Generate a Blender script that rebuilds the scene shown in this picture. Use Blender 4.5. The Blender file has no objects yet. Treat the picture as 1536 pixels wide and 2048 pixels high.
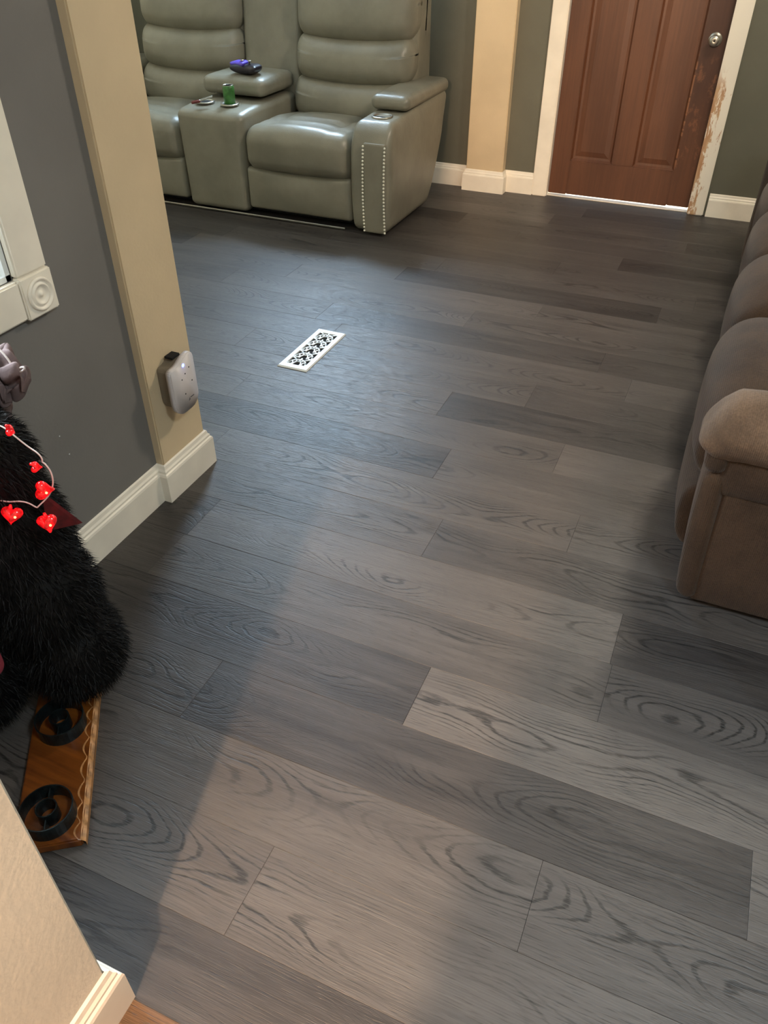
import bpy, bmesh, math, random
from mathutils import Vector, Matrix
random.seed(7)
C = bpy.context.scene
COL = C.collection
H = 1.425

# ---------------------------------------------------------------- camera
cam = bpy.data.cameras.new('camera'); camo = bpy.data.objects.new('camera', cam); COL.objects.link(camo)
cam.sensor_fit = 'VERTICAL'; cam.sensor_height = 36; cam.lens = 36*1564.668/2048
cam.clip_start = 0.02
Rm = Matrix(((0.9176327331401946, -0.2476185075923234, 0.31086209445251917), (0.3974284312613341, 0.5699595140849179, -0.7191639551098479), (0.0008994969769155194, 0.7834738202402393, 0.6214241417126902)))
camo.matrix_world = Matrix.Translation((0, 0, H)) @ Rm.to_4x4()
C.camera = camo

# ---------------------------------------------------------------- world and exposure
C.view_settings.view_transform = 'Standard'; C.view_settings.look = 'None'
C.view_settings.gamma = 1; C.view_settings.use_curve_mapping = False
C.view_settings.exposure = 0.0
w = bpy.data.worlds.new('sky'); C.world = w; w.use_nodes = True
w.node_tree.nodes['Background'].inputs[0].default_value = (0.72, 0.86, 1.0, 1)
w.node_tree.nodes['Background'].inputs[1].default_value = 1.6

def area(name, loc, target, sx, sy, power, color, spread=math.pi):
    l = bpy.data.lights.new(name, 'AREA'); l.shape = 'RECTANGLE'; l.size = sx; l.size_y = sy
    l.energy = power; l.color = color; l.spread = spread
    o = bpy.data.objects.new(name, l); COL.objects.link(o); o.location = loc
    d = Vector(target) - Vector(loc); o.rotation_euler = d.to_track_quat('-Z', 'Y').to_euler()
    return o
def point(name, loc, r, power, color):
    l = bpy.data.lights.new(name, 'POINT'); l.shadow_soft_size = r; l.energy = power; l.color = color
    o = bpy.data.objects.new(name, l); COL.objects.link(o); o.location = loc
    return o
area('back_window_daylight', (-2.58, 4.93, 1.52), (-2.58, 3.9, 1.5), .54, .96, 138, (0.57, 0.78, 1.0))
area('side_window_daylight', (-2.55, .80, 2.0), (-0.2, .80, .4), 1.0, 1.0, 165, (0.80, 0.91, 1.0))
point('hall_lamp_light', (-.04, -2.10, 2.15), .05, 860, (1.0, .69, .46))
point('added_warm_fill', (.35, 3.3, 2.28), .16, 78, (1.0, .88, .72))  # added warm fill for walls and columns, no lamp seen there
area('added_cool_fill', (.80, .30, 2.37), (.80, .30, 0), .35, .35, 32, (0.80, 0.93, 1.0))  # added cool fill for the near floor, no known fixture
area('porch_daylight', (-.6, 6.0, 1.9), (-.6, 5.0, 0), 1.2, 1.2, 160, (1.0, .93, .72))

# ---------------------------------------------------------------- materials
def lin(c):
    return tuple(((v/255)/12.92 if v/255 <= .04045 else ((v/255+.055)/1.055)**2.4) for v in c) + (1,)
class NT:
    def __init__(s, name):
        s.m = bpy.data.materials.new(name); s.m.use_nodes = True; s.t = s.m.node_tree
        s.b = s.t.nodes['Principled BSDF']
    def n(s, t, **k):
        x = s.t.nodes.new(t)
        for a, v in k.items(): setattr(x, a, v)
        return x
    def l(s, a, b): s.t.links.new(a, b)
    def val(s, x, sock):
        if hasattr(x, 'links'): s.l(x, sock)
        else: sock.default_value = x
    def math(s, op, a, b=0.0, c=0.0, clamp=False):
        x = s.n('ShaderNodeMath', operation=op, use_clamp=clamp)
        s.val(a, x.inputs[0]); s.val(b, x.inputs[1]); s.val(c, x.inputs[2]); return x.outputs[0]
    def mapr(s, v, a, b, c, d, smooth=True):
        x = s.n('ShaderNodeMapRange', interpolation_type='SMOOTHSTEP' if smooth else 'LINEAR')
        s.val(v, x.inputs[0])
        for i, q in enumerate((a, b, c, d)): x.inputs[1+i].default_value = q
        return x.outputs[0]
    def mix(s, f, a, b, bt='MIX'):
        x = s.n('ShaderNodeMix', data_type='RGBA', blend_type=bt)
        s.val(f, x.inputs[0]); s.val(a, x.inputs[6]); s.val(b, x.inputs[7]); return x.outputs[2]
    def noise(s, vec, scale, detail=3, rough=.5, dist=0):
        x = s.n('ShaderNodeTexNoise'); x.inputs['Scale'].default_value = scale
        x.inputs['Detail'].default_value = detail; x.inputs['Roughness'].default_value = rough
        x.inputs['Distortion'].default_value = dist
        if vec is not None: s.l(vec, x.inputs['Vector'])
        return x.outputs['Fac']
    def pos(s, kind='Object'):
        return s.n('ShaderNodeTexCoord').outputs[kind]
    def geo(s): return s.n('ShaderNodeNewGeometry').outputs['Position']
    def scale(s, v, xyz, off=None):
        x = s.n('ShaderNodeMapping'); s.l(v, x.inputs['Vector']); x.inputs['Scale'].default_value = xyz
        if off is not None: s.val(off, x.inputs['Location'])
        return x.outputs[0]
    def bump(s, h, strength, dist=.002):
        x = s.n('ShaderNodeBump'); x.inputs['Strength'].default_value = strength; x.inputs['Distance'].default_value = dist
        s.l(h, x.inputs['Height']); s.l(x.outputs[0], s.b.inputs['Normal'])
    def setb(s, color=None, rough=None, metal=None, spec=None):
        if color is not None: s.val(color, s.b.inputs['Base Color'])
        if rough is not None: s.val(rough, s.b.inputs['Roughness'])
        if metal is not None: s.b.inputs['Metallic'].default_value = metal
        if spec is not None: s.b.inputs['Specular IOR Level'].default_value = spec

def plain(name, rgb, rough=.5, metal=0, var=.06, nscale=12, bump=0, bscale=200, spec=.5, coords='Object'):
    t = NT(name); p = t.pos(coords)
    n = t.noise(p, nscale, 4)
    c = lin(rgb)
    dk = tuple(v*(1-var*2.2) for v in c[:3])+(1,); lt = tuple(min(1, v*(1+var*2)) for v in c[:3])+(1,)
    t.setb(t.mix(t.mapr(n, .3, .7, 0, 1), dk, lt), rough, metal, spec)
    if bump: t.bump(t.noise(p, bscale, 3), bump, .001)
    return t.m

def wall_mat(name, rgb):
    t = NT(name); p = t.geo()
    n = t.noise(p, 3.0, 4); c = lin(rgb)
    t.setb(t.mix(t.mapr(n, .3, .7, 0, 1), tuple(v*.93 for v in c[:3])+(1,), tuple(v*1.06 for v in c[:3])+(1,)), .62, 0, .3)
    t.bump(t.math('ADD', t.noise(p, 120, 3), t.math('MULTIPLY', t.noise(p, 30, 2), .8)), .35, .0015)
    return t.m

M = {}
M['wall_grey'] = wall_mat('wall_grey', (124, 121, 117))
M['wall_olive'] = wall_mat('wall_olive', (106, 105, 92))
M['tan'] = wall_mat('tan_paint', (218, 197, 162))
M['stub_tan'] = wall_mat('stub_tan_paint', (196, 184, 166))
M['hall_dark'] = wall_mat('hall_brown', (92, 76, 62))
M['ceiling'] = wall_mat('ceiling_white', (205, 200, 190))
M['trim'] = plain('trim_white', (246, 238, 222), .4, var=.03, nscale=6, bump=.1, bscale=60)
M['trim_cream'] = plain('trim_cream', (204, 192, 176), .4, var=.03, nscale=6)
M['white'] = plain('sash_white', (235, 238, 236), .4, var=.02)
M['cord_white'] = plain('cord_white', (225, 215, 210), .4)
M['black_iron'] = plain('black_iron', (34, 44, 46), .35, metal=.6, var=.2, nscale=40, bump=.3, bscale=80)
M['dark'] = plain('duct_dark', (6, 6, 8), .9)
M['metal'] = plain('brushed_metal', (185, 182, 172), .28, metal=.9, var=.05)
M['nail'] = plain('nail_pewter', (252, 248, 232), .2, metal=.1, var=.02)
M['vent_white'] = plain('vent_enamel', (235, 238, 238), .35, var=.02)
M['device'] = plain('device_plastic', (205, 198, 196), .4, var=.02)
M['device_back'] = plain('device_backing', (120, 110, 95), .45)
M['grey_print'] = plain('grey_print', (90, 90, 95), .5)
M['purple'] = plain('purple_plastic', (92, 72, 190), .35, var=.05)
M['dark_plastic'] = plain('dark_plastic', (38, 34, 44), .35)
M['green_can'] = plain('green_can', (66, 120, 58), .3, var=.15, nscale=60)
M['red_plastic'] = plain('red_brown_plastic', (105, 45, 38), .35)
M['mauve'] = plain('mauve_cloth', (112, 95, 94), .8, var=.12, nscale=30, bump=.4, bscale=300)
M['mauve_light'] = plain('mauve_cloth_edge', (225, 215, 212), .7)
M['darkred'] = plain('dark_red_felt', (84, 12, 16), .85, var=.15, nscale=50, bump=.4)
M['pink'] = plain('pink_plush', (120, 34, 50), .85, bump=.4)
M['concrete'] = plain('concrete', (200, 198, 190), .8)
M['fur'] = plain('black_fur', (4, 4, 5), .6, var=.3, nscale=30, spec=.25)

def leather(name, rgb):
    t = NT(name); p = t.geo(); c = lin(rgb)
    n = t.noise(p, 5, 5, .6)
    t.setb(t.mix(t.mapr(n, .3, .7, 0, 1), tuple(v*.86 for v in c[:3])+(1,), tuple(v*1.1 for v in c[:3])+(1,)), .36, 0, .6)
    v = t.n('ShaderNodeTexVoronoi'); v.inputs['Scale'].default_value = 260; t.l(p, v.inputs['Vector'])
    h = t.math('ADD', t.math('MULTIPLY', v.outputs['Distance'], .25), t.math('MULTIPLY', t.noise(p, 9, 3), 2.2))
    t.bump(h, .35, .004)
    return t.m
M['leather'] = leather('grey_leather', (136, 132, 117))

def corduroy(name, rgb, axis):
    t = NT(name); p = t.geo(); c = lin(rgb)
    n = t.noise(p, 6, 5, .65); n2 = t.noise(p, 240, 2)
    f = t.math('ADD', t.math('MULTIPLY', n, .7), t.math('MULTIPLY', n2, .3))
    t.setb(t.mix(t.mapr(f, .35, .65, 0, 1), tuple(v*.68 for v in c[:3])+(1,), tuple(v*1.25 for v in c[:3])+(1,)), .85, 0, .15)
    t.b.inputs['Sheen Weight'].default_value = .12; t.b.inputs['Sheen Roughness'].default_value = .5
    sx = t.n('ShaderNodeSeparateXYZ'); t.l(p, sx.inputs[0])
    rib = t.math('SINE', t.math('ADD', t.math('MULTIPLY', sx.outputs[axis], 1500), t.math('MULTIPLY', n, 6)))
    t.bump(t.math('ADD', t.math('MULTIPLY', rib, .25), t.math('MULTIPLY', n2, 1.2)), .6, .0015)
    return t.m
M['cord'] = corduroy('brown_corduroy', (66, 51, 38), 0)

M['cord_worn_lit'] = corduroy('worn_lit_corduroy', (108, 88, 70), 0)  # lighter copy for the arm pad: worn nap plus light put into the colour

P_, Y0_ = .17683, .4489
def plank_mat(name, light, dark):
    t = NT(name)
    oi = t.n('ShaderNodeObjectInfo'); sc = t.n('ShaderNodeSeparateColor'); t.l(oi.outputs['Color'], sc.inputs[0])
    tone = sc.outputs[0]
    g = t.geo()
    off = t.n('ShaderNodeCombineXYZ')
    t.l(t.math('MULTIPLY', sc.outputs[1], 91.0), off.inputs[0]); t.l(t.math('MULTIPLY', sc.outputs[2], 53.0), off.inputs[1])
    va = t.n('ShaderNodeVectorMath', operation='ADD'); t.l(g, va.inputs[0]); t.l(off.outputs[0], va.inputs[1])
    p = va.outputs[0]
    # cathedral figure: nested parabolas down the middle of each plank, bent by slow noise
    wob = t.noise(t.scale(p, (16, 60, 1)), 1.0, 3, .6)
    gs = t.n('ShaderNodeSeparateXYZ'); t.l(g, gs.inputs[0])
    fr = t.math('FRACT', t.math('ADD', t.math('DIVIDE', t.math('SUBTRACT', gs.outputs[1], Y0_), P_), 20.0))
    wander = t.noise(t.scale(p, (1.6, .01, 1)), 1.0, 2)
    yl = t.math('ADD', t.math('MULTIPLY', t.math('SUBTRACT', fr, .5), P_), t.math('MULTIPLY', t.math('SUBTRACT', wander, .5), .17))
    slow = t.noise(t.scale(p, (1.9, 2.6, 1)), 1.0, 1.5, .45)
    fld = t.math('ADD', t.math('ADD', t.math('MULTIPLY', slow, 150.0), t.math('MULTIPLY', t.math('MULTIPLY', yl, yl), 6200.0)), t.math('MULTIPLY', wob, 4.0))
    s = t.math('SINE', fld)
    line = t.mapr(s, .45, 1.0, 0, 1)
    patch = t.math('MULTIPLY', t.mapr(t.noise(t.scale(p, (2.0, 7, 1)), 1.0, 2), .42, .58, .10, 1), t.mapr(t.math('ABSOLUTE', yl), .035, .085, 1, .25))
    brk = t.mapr(t.noise(t.scale(p, (30, 300, 1)), 1.0, 3, .6), .34, .56, 0.35, 1)
    grain = t.math('MULTIPLY', t.math('MULTIPLY', line, patch), brk)
    # pores and streaks along the plank
    st = t.noise(t.scale(p, (7, 420, 1)), 1.0, 3, .6)
    st2 = t.noise(t.scale(p, (2.2, 38, 1)), 1.0, 4, .6)
    pore = t.mapr(t.noise(t.scale(p, (20, 380, 1)), 1.0, 2, .5), .57, .68, 0, 1)
    cloud = t.noise(t.scale(p, (1.8, 11, 1)), 1.0, 5, .65)
    knot = t.mapr(t.noise(t.scale(p, (4.5, 16, 1)), 1.0, 2, .5, .8), .72, .80, 0, 1)
    tn = t.math('ADD', tone, t.math('ADD', t.math('MULTIPLY', t.math('SUBTRACT', cloud, .5), .9), t.math('MULTIPLY', t.math('SUBTRACT', st2, .5), .75)), clamp=True)
    col = t.mix(tn, lin(dark), lin(light))
    k = t.math('MULTIPLY', t.math('SUBTRACT', st, .5), .85)
    mul = t.math('SUBTRACT', t.math('ADD', 1.0, k), t.math('ADD', t.math('MULTIPLY', grain, .72), t.math('ADD', t.math('MULTIPLY', pore, .34), t.math('MULTIPLY', knot, .45))))
    cc = t.n('ShaderNodeCombineXYZ')
    for i in range(3): t.l(mul, cc.inputs[i])
    col = t.mix(1.0, col, cc.outputs[0], 'MULTIPLY')
    rough = t.math('ADD', .36, t.math('MULTIPLY', st, .12))
    t.setb(col, rough, 0, .5)
    h = t.math('SUBTRACT', t.math('ADD', t.math('MULTIPLY', st, 1.0), t.math('MULTIPLY', st2, .5)), t.math('ADD', t.math('MULTIPLY', grain, .5), t.math('MULTIPLY', pore, .5)))
    t.bump(h, .5, .0018)
    return t.m
M['plank'] = plank_mat('vinyl_plank', (92, 87, 83), (45, 42, 41))
M['hall_plank'] = plank_mat('hall_wood', (104, 76, 50), (70, 50, 32))

def door_wood():
    t = NT('door_wood'); p = t.geo()
    st = t.noise(t.scale(p, (90, 4, 3)), 1.0, 4, .6); cl = t.noise(t.scale(p, (6, 2, 2)), 1.0, 3)
    f = t.math('ADD', t.math('MULTIPLY', st, .5), t.math('MULTIPLY', cl, .5))
    col = t.mix(t.mapr(f, .35, .65, 0, 1), lin((82, 50, 33)), lin((100, 63, 42)))
    sx = t.n('ShaderNodeSeparateXYZ'); t.l(p, sx.inputs[0])
    # stile on the knob side: darker worn finish, scratched through below the knob
    stile = t.mapr(sx.outputs[0], -.355, -.335, 0, 1)
    zz = t.math('MULTIPLY', t.mapr(sx.outputs[2], .20, .26, 0, 1), t.mapr(sx.outputs[2], .70, .80, 1, 0))
    n = t.noise(t.scale(p, (26, 1, 14)), 1.0, 5, .7)
    worn = t.math('MULTIPLY', t.math('MULTIPLY', stile, zz), t.mapr(n, .50, .64, 0, 1))
    hand = t.math('MULTIPLY', stile, t.mapr(sx.outputs[2], .25, .7, .1, .75))
    col = t.mix(hand, col, lin((58, 34, 26)))
    col = t.mix(t.math('MULTIPLY', worn, .38), col, lin((150, 98, 66)))
    edge = t.math('MULTIPLY', t.math('MULTIPLY', t.mapr(sx.outputs[0], -.352, -.346, 0, 1), t.mapr(sx.outputs[0], -.343, -.337, 1, 0)), t.math('MULTIPLY', zz, t.mapr(t.noise(t.scale(p, (1, 1, 26)), 1.0, 3), .42, .5, 0, 1)))
    col = t.mix(t.math('MULTIPLY', edge, .6), col, lin((165, 115, 80)))
    t.setb(col, .42, 0, .5); t.bump(st, .15, .001)
    return t.m
M['door'] = door_wood()

def worn_trim():
    t = NT('worn_trim'); p = t.geo()
    sx = t.n('ShaderNodeSeparateXYZ'); t.l(p, sx.inputs[0])
    n = t.noise(t.scale(p, (34, 10, 11)), 1.0, 6, .7, .4)
    xm = t.mapr(sx.outputs[0], -.225, -.145, .14, -.07)
    zm = t.math('MULTIPLY', t.mapr(sx.outputs[2], .62, .74, 1, 0), 1.0)
    wm = t.math('MULTIPLY', t.mapr(t.math('ADD', n, xm), .52, .60, 0, .9), zm)
    n2 = t.noise(t.scale(p, (60, 20, 9)), 1.0, 4)
    wood = t.mix(t.mapr(n2, .3, .7, 0, 1), lin((176, 122, 72)), lin((200, 160, 115)))
    t.setb(t.mix(wm, lin((246, 238, 222)), wood), .5)
    return t.m
M['worn_trim'] = worn_trim()

def board_wood():
    t = NT('board_wood'); p = t.pos('Object')
    st = t.noise(t.scale(p, (3, 60, 3)), 1.0, 4, .6); cl = t.noise(t.scale(p, (5, 9, 2)), 1.0, 3)
    f = t.math('ADD', t.math('MULTIPLY', st, .5), t.math('MULTIPLY', cl, .5))
    t.setb(t.mix(t.mapr(f, .35, .65, 0, 1), lin((78, 38, 14)), lin((122, 68, 22))), .28, 0, .5)
    return t.m
M['board'] = board_wood()
M['board_edge'] = plain('carved_edge', (165, 118, 72), .4, var=.2, nscale=60, bump=.4, bscale=120)

def emit(name, rgb, st, base=(20, 0, 0)):
    t = NT(name); t.setb(lin(base), .25)
    t.b.inputs['Emission Color'].default_value = lin(rgb); t.b.inputs['Emission Strength'].default_value = st
    return t.m
def redglow():
    t = NT('red_glow'); p = t.pos('Object')
    lw = t.n('ShaderNodeLayerWeight'); lw.inputs[0].default_value = .45
    t.setb(lin((200, 20, 25)), .12, 0, .6)
    t.b.inputs['Emission Color'].default_value = lin((255, 12, 22))
    t.l(t.math('MULTIPLY', t.mapr(t.noise(p, 90, 2), .35, .65, .25, 1.3), t.mapr(lw.outputs['Facing'], 0, 1, .5, 1.5)), t.b.inputs['Emission Strength'])
    t.b.inputs['Coat Weight'].default_value = .6
    return t.m
M['red_glow'] = redglow()
M['hot'] = emit('led_core', (255, 150, 90), 6)
M['blue_led'] = emit('blue_led', (90, 110, 255), 9, (20, 20, 90))

def glass():
    t = NT('window_glass'); nt = t.t; out = nt.nodes['Material Output']
    tr = t.n('ShaderNodeBsdfTransparent'); gl = t.n('ShaderNodeBsdfGlossy'); gl.inputs['Roughness'].default_value = .02
    mx = t.n('ShaderNodeMixShader'); mx.inputs[0].default_value = .06
    t.l(tr.outputs[0], mx.inputs[1]); t.l(gl.outputs[0], mx.inputs[2]); t.l(mx.outputs[0], out.inputs[0])
    return t.m
M['glass'] = glass()

# ---------------------------------------------------------------- mesh helpers
def new_obj(name, mesh, mat=None, parent=None, smooth=False):
    if mat is not None and not mesh.materials: mesh.materials.append(mat)
    if smooth:
        for f in mesh.polygons: f.use_smooth = True
    o = bpy.data.objects.new(name, mesh); COL.objects.link(o)
    if parent is not None:
        o.parent = parent
        o.matrix_parent_inverse = Matrix.Translation(parent.location).inverted() if parent.rotation_euler.z == 0 else parent.matrix_basis.inverted()
    return o
def tag(o, label=None, cat=None, group=None, kind=None):
    if label: o['label'] = label
    if cat: o['category'] = cat
    if group: o['group'] = group
    if kind: o['kind'] = kind
    return o
def empty(name, loc, label=None, cat=None):
    o = bpy.data.objects.new(name, None); COL.objects.link(o); o.location = loc
    o.empty_display_size = .05
    return tag(o, label, cat)
def me(name, vs, fs):
    m = bpy.data.meshes.new(name); m.from_pydata([tuple(v) for v in vs], [], fs); m.update(); return m
def fixn(m):
    b = bmesh.new(); b.from_mesh(m); bmesh.ops.recalc_face_normals(b, faces=b.faces); b.to_mesh(m); b.free(); return m
def boxes(name, bl, bevel=0, seg=2):
    b = bmesh.new()
    for (x0, x1, y0, y1, z0, z1) in bl:
        r = bmesh.ops.create_cube(b, size=1)
        bmesh.ops.scale(b, vec=(x1-x0, y1-y0, z1-z0), verts=r['verts'])
        bmesh.ops.translate(b, vec=((x0+x1)/2, (y0+y1)/2, (z0+z1)/2), verts=r['verts'])
    if bevel:
        bmesh.ops.bevel(b, geom=b.edges[:], offset=bevel, segments=seg, affect='EDGES', clamp_overlap=True)
    m = bpy.data.meshes.new(name); b.to_mesh(m); b.free(); return m
def prism(name, pts, axis, a0, a1, bevel=0, seg=3):
    """polygon pts in the plane perpendicular to axis, extruded a0..a1"""
    def P(u, v, a):
        return {0: (a, u, v), 1: (u, a, v), 2: (u, v, a)}[axis]
    n = len(pts)
    vs = [P(u, v, a0) for u, v in pts]+[P(u, v, a1) for u, v in pts]
    fs = [list(range(n)), list(range(2*n-1, n-1, -1))]+[[i, (i+1) % n, n+(i+1) % n, n+i] for i in range(n)]
    m = me(name, vs, fs); b = bmesh.new(); b.from_mesh(m); bmesh.ops.recalc_face_normals(b, faces=b.faces)
    if bevel: bmesh.ops.bevel(b, geom=b.edges[:], offset=bevel, segments=seg, affect='EDGES', clamp_overlap=True)
    b.to_mesh(m); b.free(); return m
def rbox(name, x0, x1, y0, y1, z0, z1, r, k=4, m=8, deform=None):
    """closed rounded box with an even grid, each point passed through deform(x,y,z, u,v,w)"""
    ctr = ((x0+x1)/2, (y0+y1)/2, (z0+z1)/2); hf = ((x1-x0)/2, (y1-y0)/2, (z1-z0)/2)
    if not isinstance(r, tuple): r = (r, r, r)
    r = tuple(min(r[i], hf[i]*.999) for i in range(3)); rr = min(r)
    ax = []
    for i in range(3):
        arc = [r[i]*math.tan(math.pi/4*j/k) for j in range(1, k+1)]
        inner = hf[i]-r[i]
        mm = m if isinstance(m, int) else m[i]
        a = [-inner+2*inner*j/mm for j in range(mm+1)]
        ax.append([-inner-q for q in reversed(arc)]+a+[inner+q for q in arc])
    idx = {}; vs = []; fs = []
    def V(i, j, l):
        key = (i, j, l)
        if key in idx: return idx[key]
        q = (ax[0][i], ax[1][j], ax[2][l]); inn = [max(-(hf[a]-r[a]), min(hf[a]-r[a], q[a])) for a in range(3)]
        d = [(q[a]-inn[a])/r[a] for a in range(3)]; L = math.sqrt(sum(t*t for t in d)) or 1
        p = [ctr[a]+inn[a]+d[a]/L*r[a] for a in range(3)]
        if deform:
            u = [(p[a]-ctr[a])/hf[a] for a in range(3)]
            p = deform(p[0], p[1], p[2], *u)
        idx[key] = len(vs); vs.append(p); return idx[key]
    N = [len(a)-1 for a in ax]
    for a in range(3):
        b_, c_ = (a+1) % 3, (a+2) % 3
        for side in (0, N[a]):
            for i in range(N[b_]):
                for j in range(N[c_]):
                    q = []
                    for di, dj in ((0, 0), (1, 0), (1, 1), (0, 1)):
                        t = [0, 0, 0]; t[a] = side; t[b_] = i+di; t[c_] = j+dj; q.append(V(*t))
                    fs.append(q if side else q[::-1])
    return me(name, vs, fs)
def tube(name, pts, r, n=8, cyc=False):
    cu = bpy.data.curves.new(name, 'CURVE'); cu.dimensions = '3D'; sp = cu.splines.new('NURBS')
    sp.points.add(len(pts)-1)
    for i, p in enumerate(pts): sp.points[i].co = (*p, 1)
    sp.use_endpoint_u = True; sp.use_cyclic_u = cyc; sp.order_u = 3; sp.resolution_u = 5
    cu.bevel_depth = r; cu.bevel_resolution = max(1, n//4); cu.use_fill_caps = True
    o = bpy.data.objects.new('t', cu); COL.objects.link(o)
    dg = bpy.context.evaluated_depsgraph_get(); m = bpy.data.meshes.new_from_object(o.evaluated_get(dg))
    bpy.data.objects.remove(o); bpy.data.curves.remove(cu)
    m.materials.clear(); m.name = name
    return m
def lathe(name, prof, n=24, axis='Z', c=(0, 0, 0)):
    vs = []; fs = []
    for (rr, h) in prof:
        for i in range(n):
            a = 2*math.pi*i/n; x, y = rr*math.cos(a), rr*math.sin(a)
            p = {'Z': (x, y, h), 'X': (h, x, y), 'Y': (x, -h, y)}[axis]
            vs.append((p[0]+c[0], p[1]+c[1], p[2]+c[2]))
    for j in range(len(prof)-1):
        for i in range(n):
            fs.append([j*n+i, j*n+(i+1) % n, (j+1)*n+(i+1) % n, (j+1)*n+i])
    fs.append(list(range(n))[::-1]); fs.append([(len(prof)-1)*n+i for i in range(n)])
    return fixn(me(name, vs, fs))
def gauss(x, c, s): return math.exp(-((x-c)/s)**2)

# ---------------------------------------------------------------- room shell
def struct(name, m, mat, parent=None, smooth=False):
    o = new_obj(name, m, mat, parent, smooth)
    if parent is None: o['kind'] = 'structure'
    return o
LW, BW, RW, CE = -1.35, 4.826, 1.30, 2.42     # left wall face, back wall face, right wall face, ceiling
FX0 = -4.0
floor = struct('floor', boxes('floor', [(FX0, RW, .305, BW+.1, -.06, -.0045)]), M['dark'])
hall = struct('floor_hall', boxes('hall', [(-2.2, RW, -3.2, .305, -.06, -.0045)]), M['dark'])
struct('ceiling', boxes('ceiling', [(FX0-.1, RW+.1, -3.3, BW+.1, CE, CE+.08)]), M['ceiling'])
# back wall with the window and door openings
DX0, DX1, DZ = -1.045, -.210, 2.04
WX0, WX1, WZ0, WZ1 = -2.98, -2.20, 1.02, 2.02
T = .14
struct('wall_back', boxes('wall_back', [
    (FX0-.1, WX0, BW, BW+T, 0, CE), (WX0, WX1, BW, BW+T, 0, WZ0), (WX0, WX1, BW, BW+T, WZ1, CE),
    (WX1, DX0, BW, BW+T, 0, CE), (DX0, DX1, BW, BW+T, DZ, CE), (DX1, RW+.1, BW, BW+T, 0, CE)]), M['wall_olive'])
struct('trim_back_column', boxes('bc', [(-1.522, -1.297, 4.762, BW, 0, CE)], .004), M['tan'])
struct('wall_right', boxes('wr', [(RW, RW+T, -3.2, BW, 0, CE)]), M['wall_olive'])
struct('wall_left_far', boxes('wlf', [(FX0-.1, FX0, 1.6, BW, 0, CE)]), M['tan'])
# near left wall with its window opening
LWY0, LWY1, LWZ0, LWZ1 = .40, 1.148, .785, 1.95
wl = struct('wall_left', boxes('wl', [
    (LW-T, LW, .14, LWY0, 0, CE), (LW-T, LW, LWY0, LWY1, 0, LWZ0), (LW-T, LW, LWY0, LWY1, LWZ1, CE), (LW-T, LW, LWY1, 1.46, 0, CE)]), M['wall_grey'])
struct('trim_left_column', boxes('lc', [(-1.50, -1.325, 1.455, 1.662, 0, CE)], .004), M['tan'])
struct('wall_partition', boxes('wp', [(FX0, -1.50, 1.50, 1.62, 0, CE)]), M['tan'])
for (y, z) in ((1.150, .395), (1.163, .335)):
    new_obj('paint_speck', lathe('speck', [(.0004, .0012), (.0016, .0008), (.0018, 0)], 8, 'X', (LW, y, z)), M['white'], wl)
# the near stub of wall beside the doorway, and an unseen blocker added to cast the camera operator's shadow
struct('wall_stub', boxes('ws', [(-1.49, -.595, .135, .292, 0, CE)], .004), M['stub_tan'])
struct('wall_shadow_blocker', boxes('wf', [(-.10, RW, -.62, -.50, 0, CE)]), M['stub_tan'])
struct('wall_hall_left', boxes('whl', [(-1.3, -1.2, -3.2, .135, 0, CE)]), M['hall_dark'])
struct('wall_hall_end', boxes('whe', [(-1.3, RW, -3.3, -3.2, 0, CE)]), M['hall_dark'])

# baseboards: a moulded profile run along a line
BP = [(0, 0), (.017, 0), (.017, .088), (.015, .094), (.011, .097), (.011, .103), (.007, .108), (.005, .118), (0, .121)]
def baseboard(name, p0, p1, nrm, parent=None, e0=0, e1=0):
    """along p0->p1, sticking out along nrm; e0/e1 = mitre offsets (depth factor)"""
    d = Vector((p1[0]-p0[0], p1[1]-p0[1])).normalized(); vs = []; k = len(BP)
    for (p, e) in ((p0, -e0), (p1, e1)):
        for dd, z in BP: vs.append((p[0]+nrm[0]*dd+d.x*dd*e, p[1]+nrm[1]*dd+d.y*dd*e, z))
    fs = [list(range(k)), list(range(2*k-1, k-1, -1))]+[[i, (i+1) % k, k+(i+1) % k, k+i] for i in range(k)]
    return struct(name, fixn(me(name, vs, fs)), M['trim'], parent)
baseboard('baseboard_left', (LW, .292), (LW, 1.455), (1, 0))
bl_ = baseboard('baseboard_left_column', (-1.325, 1.455), (-1.325, 1.662), (1, 0), None, 1, 1)
baseboard('baseboard_left_return', (-1.35, 1.455), (-1.325, 1.455), (0, -1), bl_, 0, 1)
baseboard('baseboard_left_end', (-1.325, 1.662), (-1.5, 1.662), (0, 1), bl_, 1, 0)
baseboard('baseboard_back', (-1.297, BW), (-1.120, BW), (0, -1))
baseboard('baseboard_back_far', (FX0, BW), (-1.522, BW), (0, -1))
bb = baseboard('baseboard_back_column', (-1.522, 4.762), (-1.297, 4.762), (0, -1), None, 1, 1)
baseboard('baseboard_back_return', (-1.297, 4.762), (-1.297, BW), (1, 0), bb, 1, 0)
baseboard('baseboard_back_return', (-1.522, 4.762), (-1.522, BW), (-1, 0), bb, 1, 0)
baseboard('baseboard_back_right', (-.125, BW), (RW, BW), (0, -1))
baseboard('baseboard_right', (RW, -.4), (RW, BW), (-1, 0))
bs = baseboard('baseboard_stub', (-.595, .135), (-.595, .292), (1, 0), None, 0, 1)
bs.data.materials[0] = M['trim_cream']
baseboard('baseboard_stub_end', (-.595, .292), (-1.33, .292), (0, 1), bs, 1, 0)

# floor planks -------------------------------------------------------------
P, Y0, PL = .17683, .4489, 1.195
LT, MD, DK = .78, .48, .10
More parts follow.
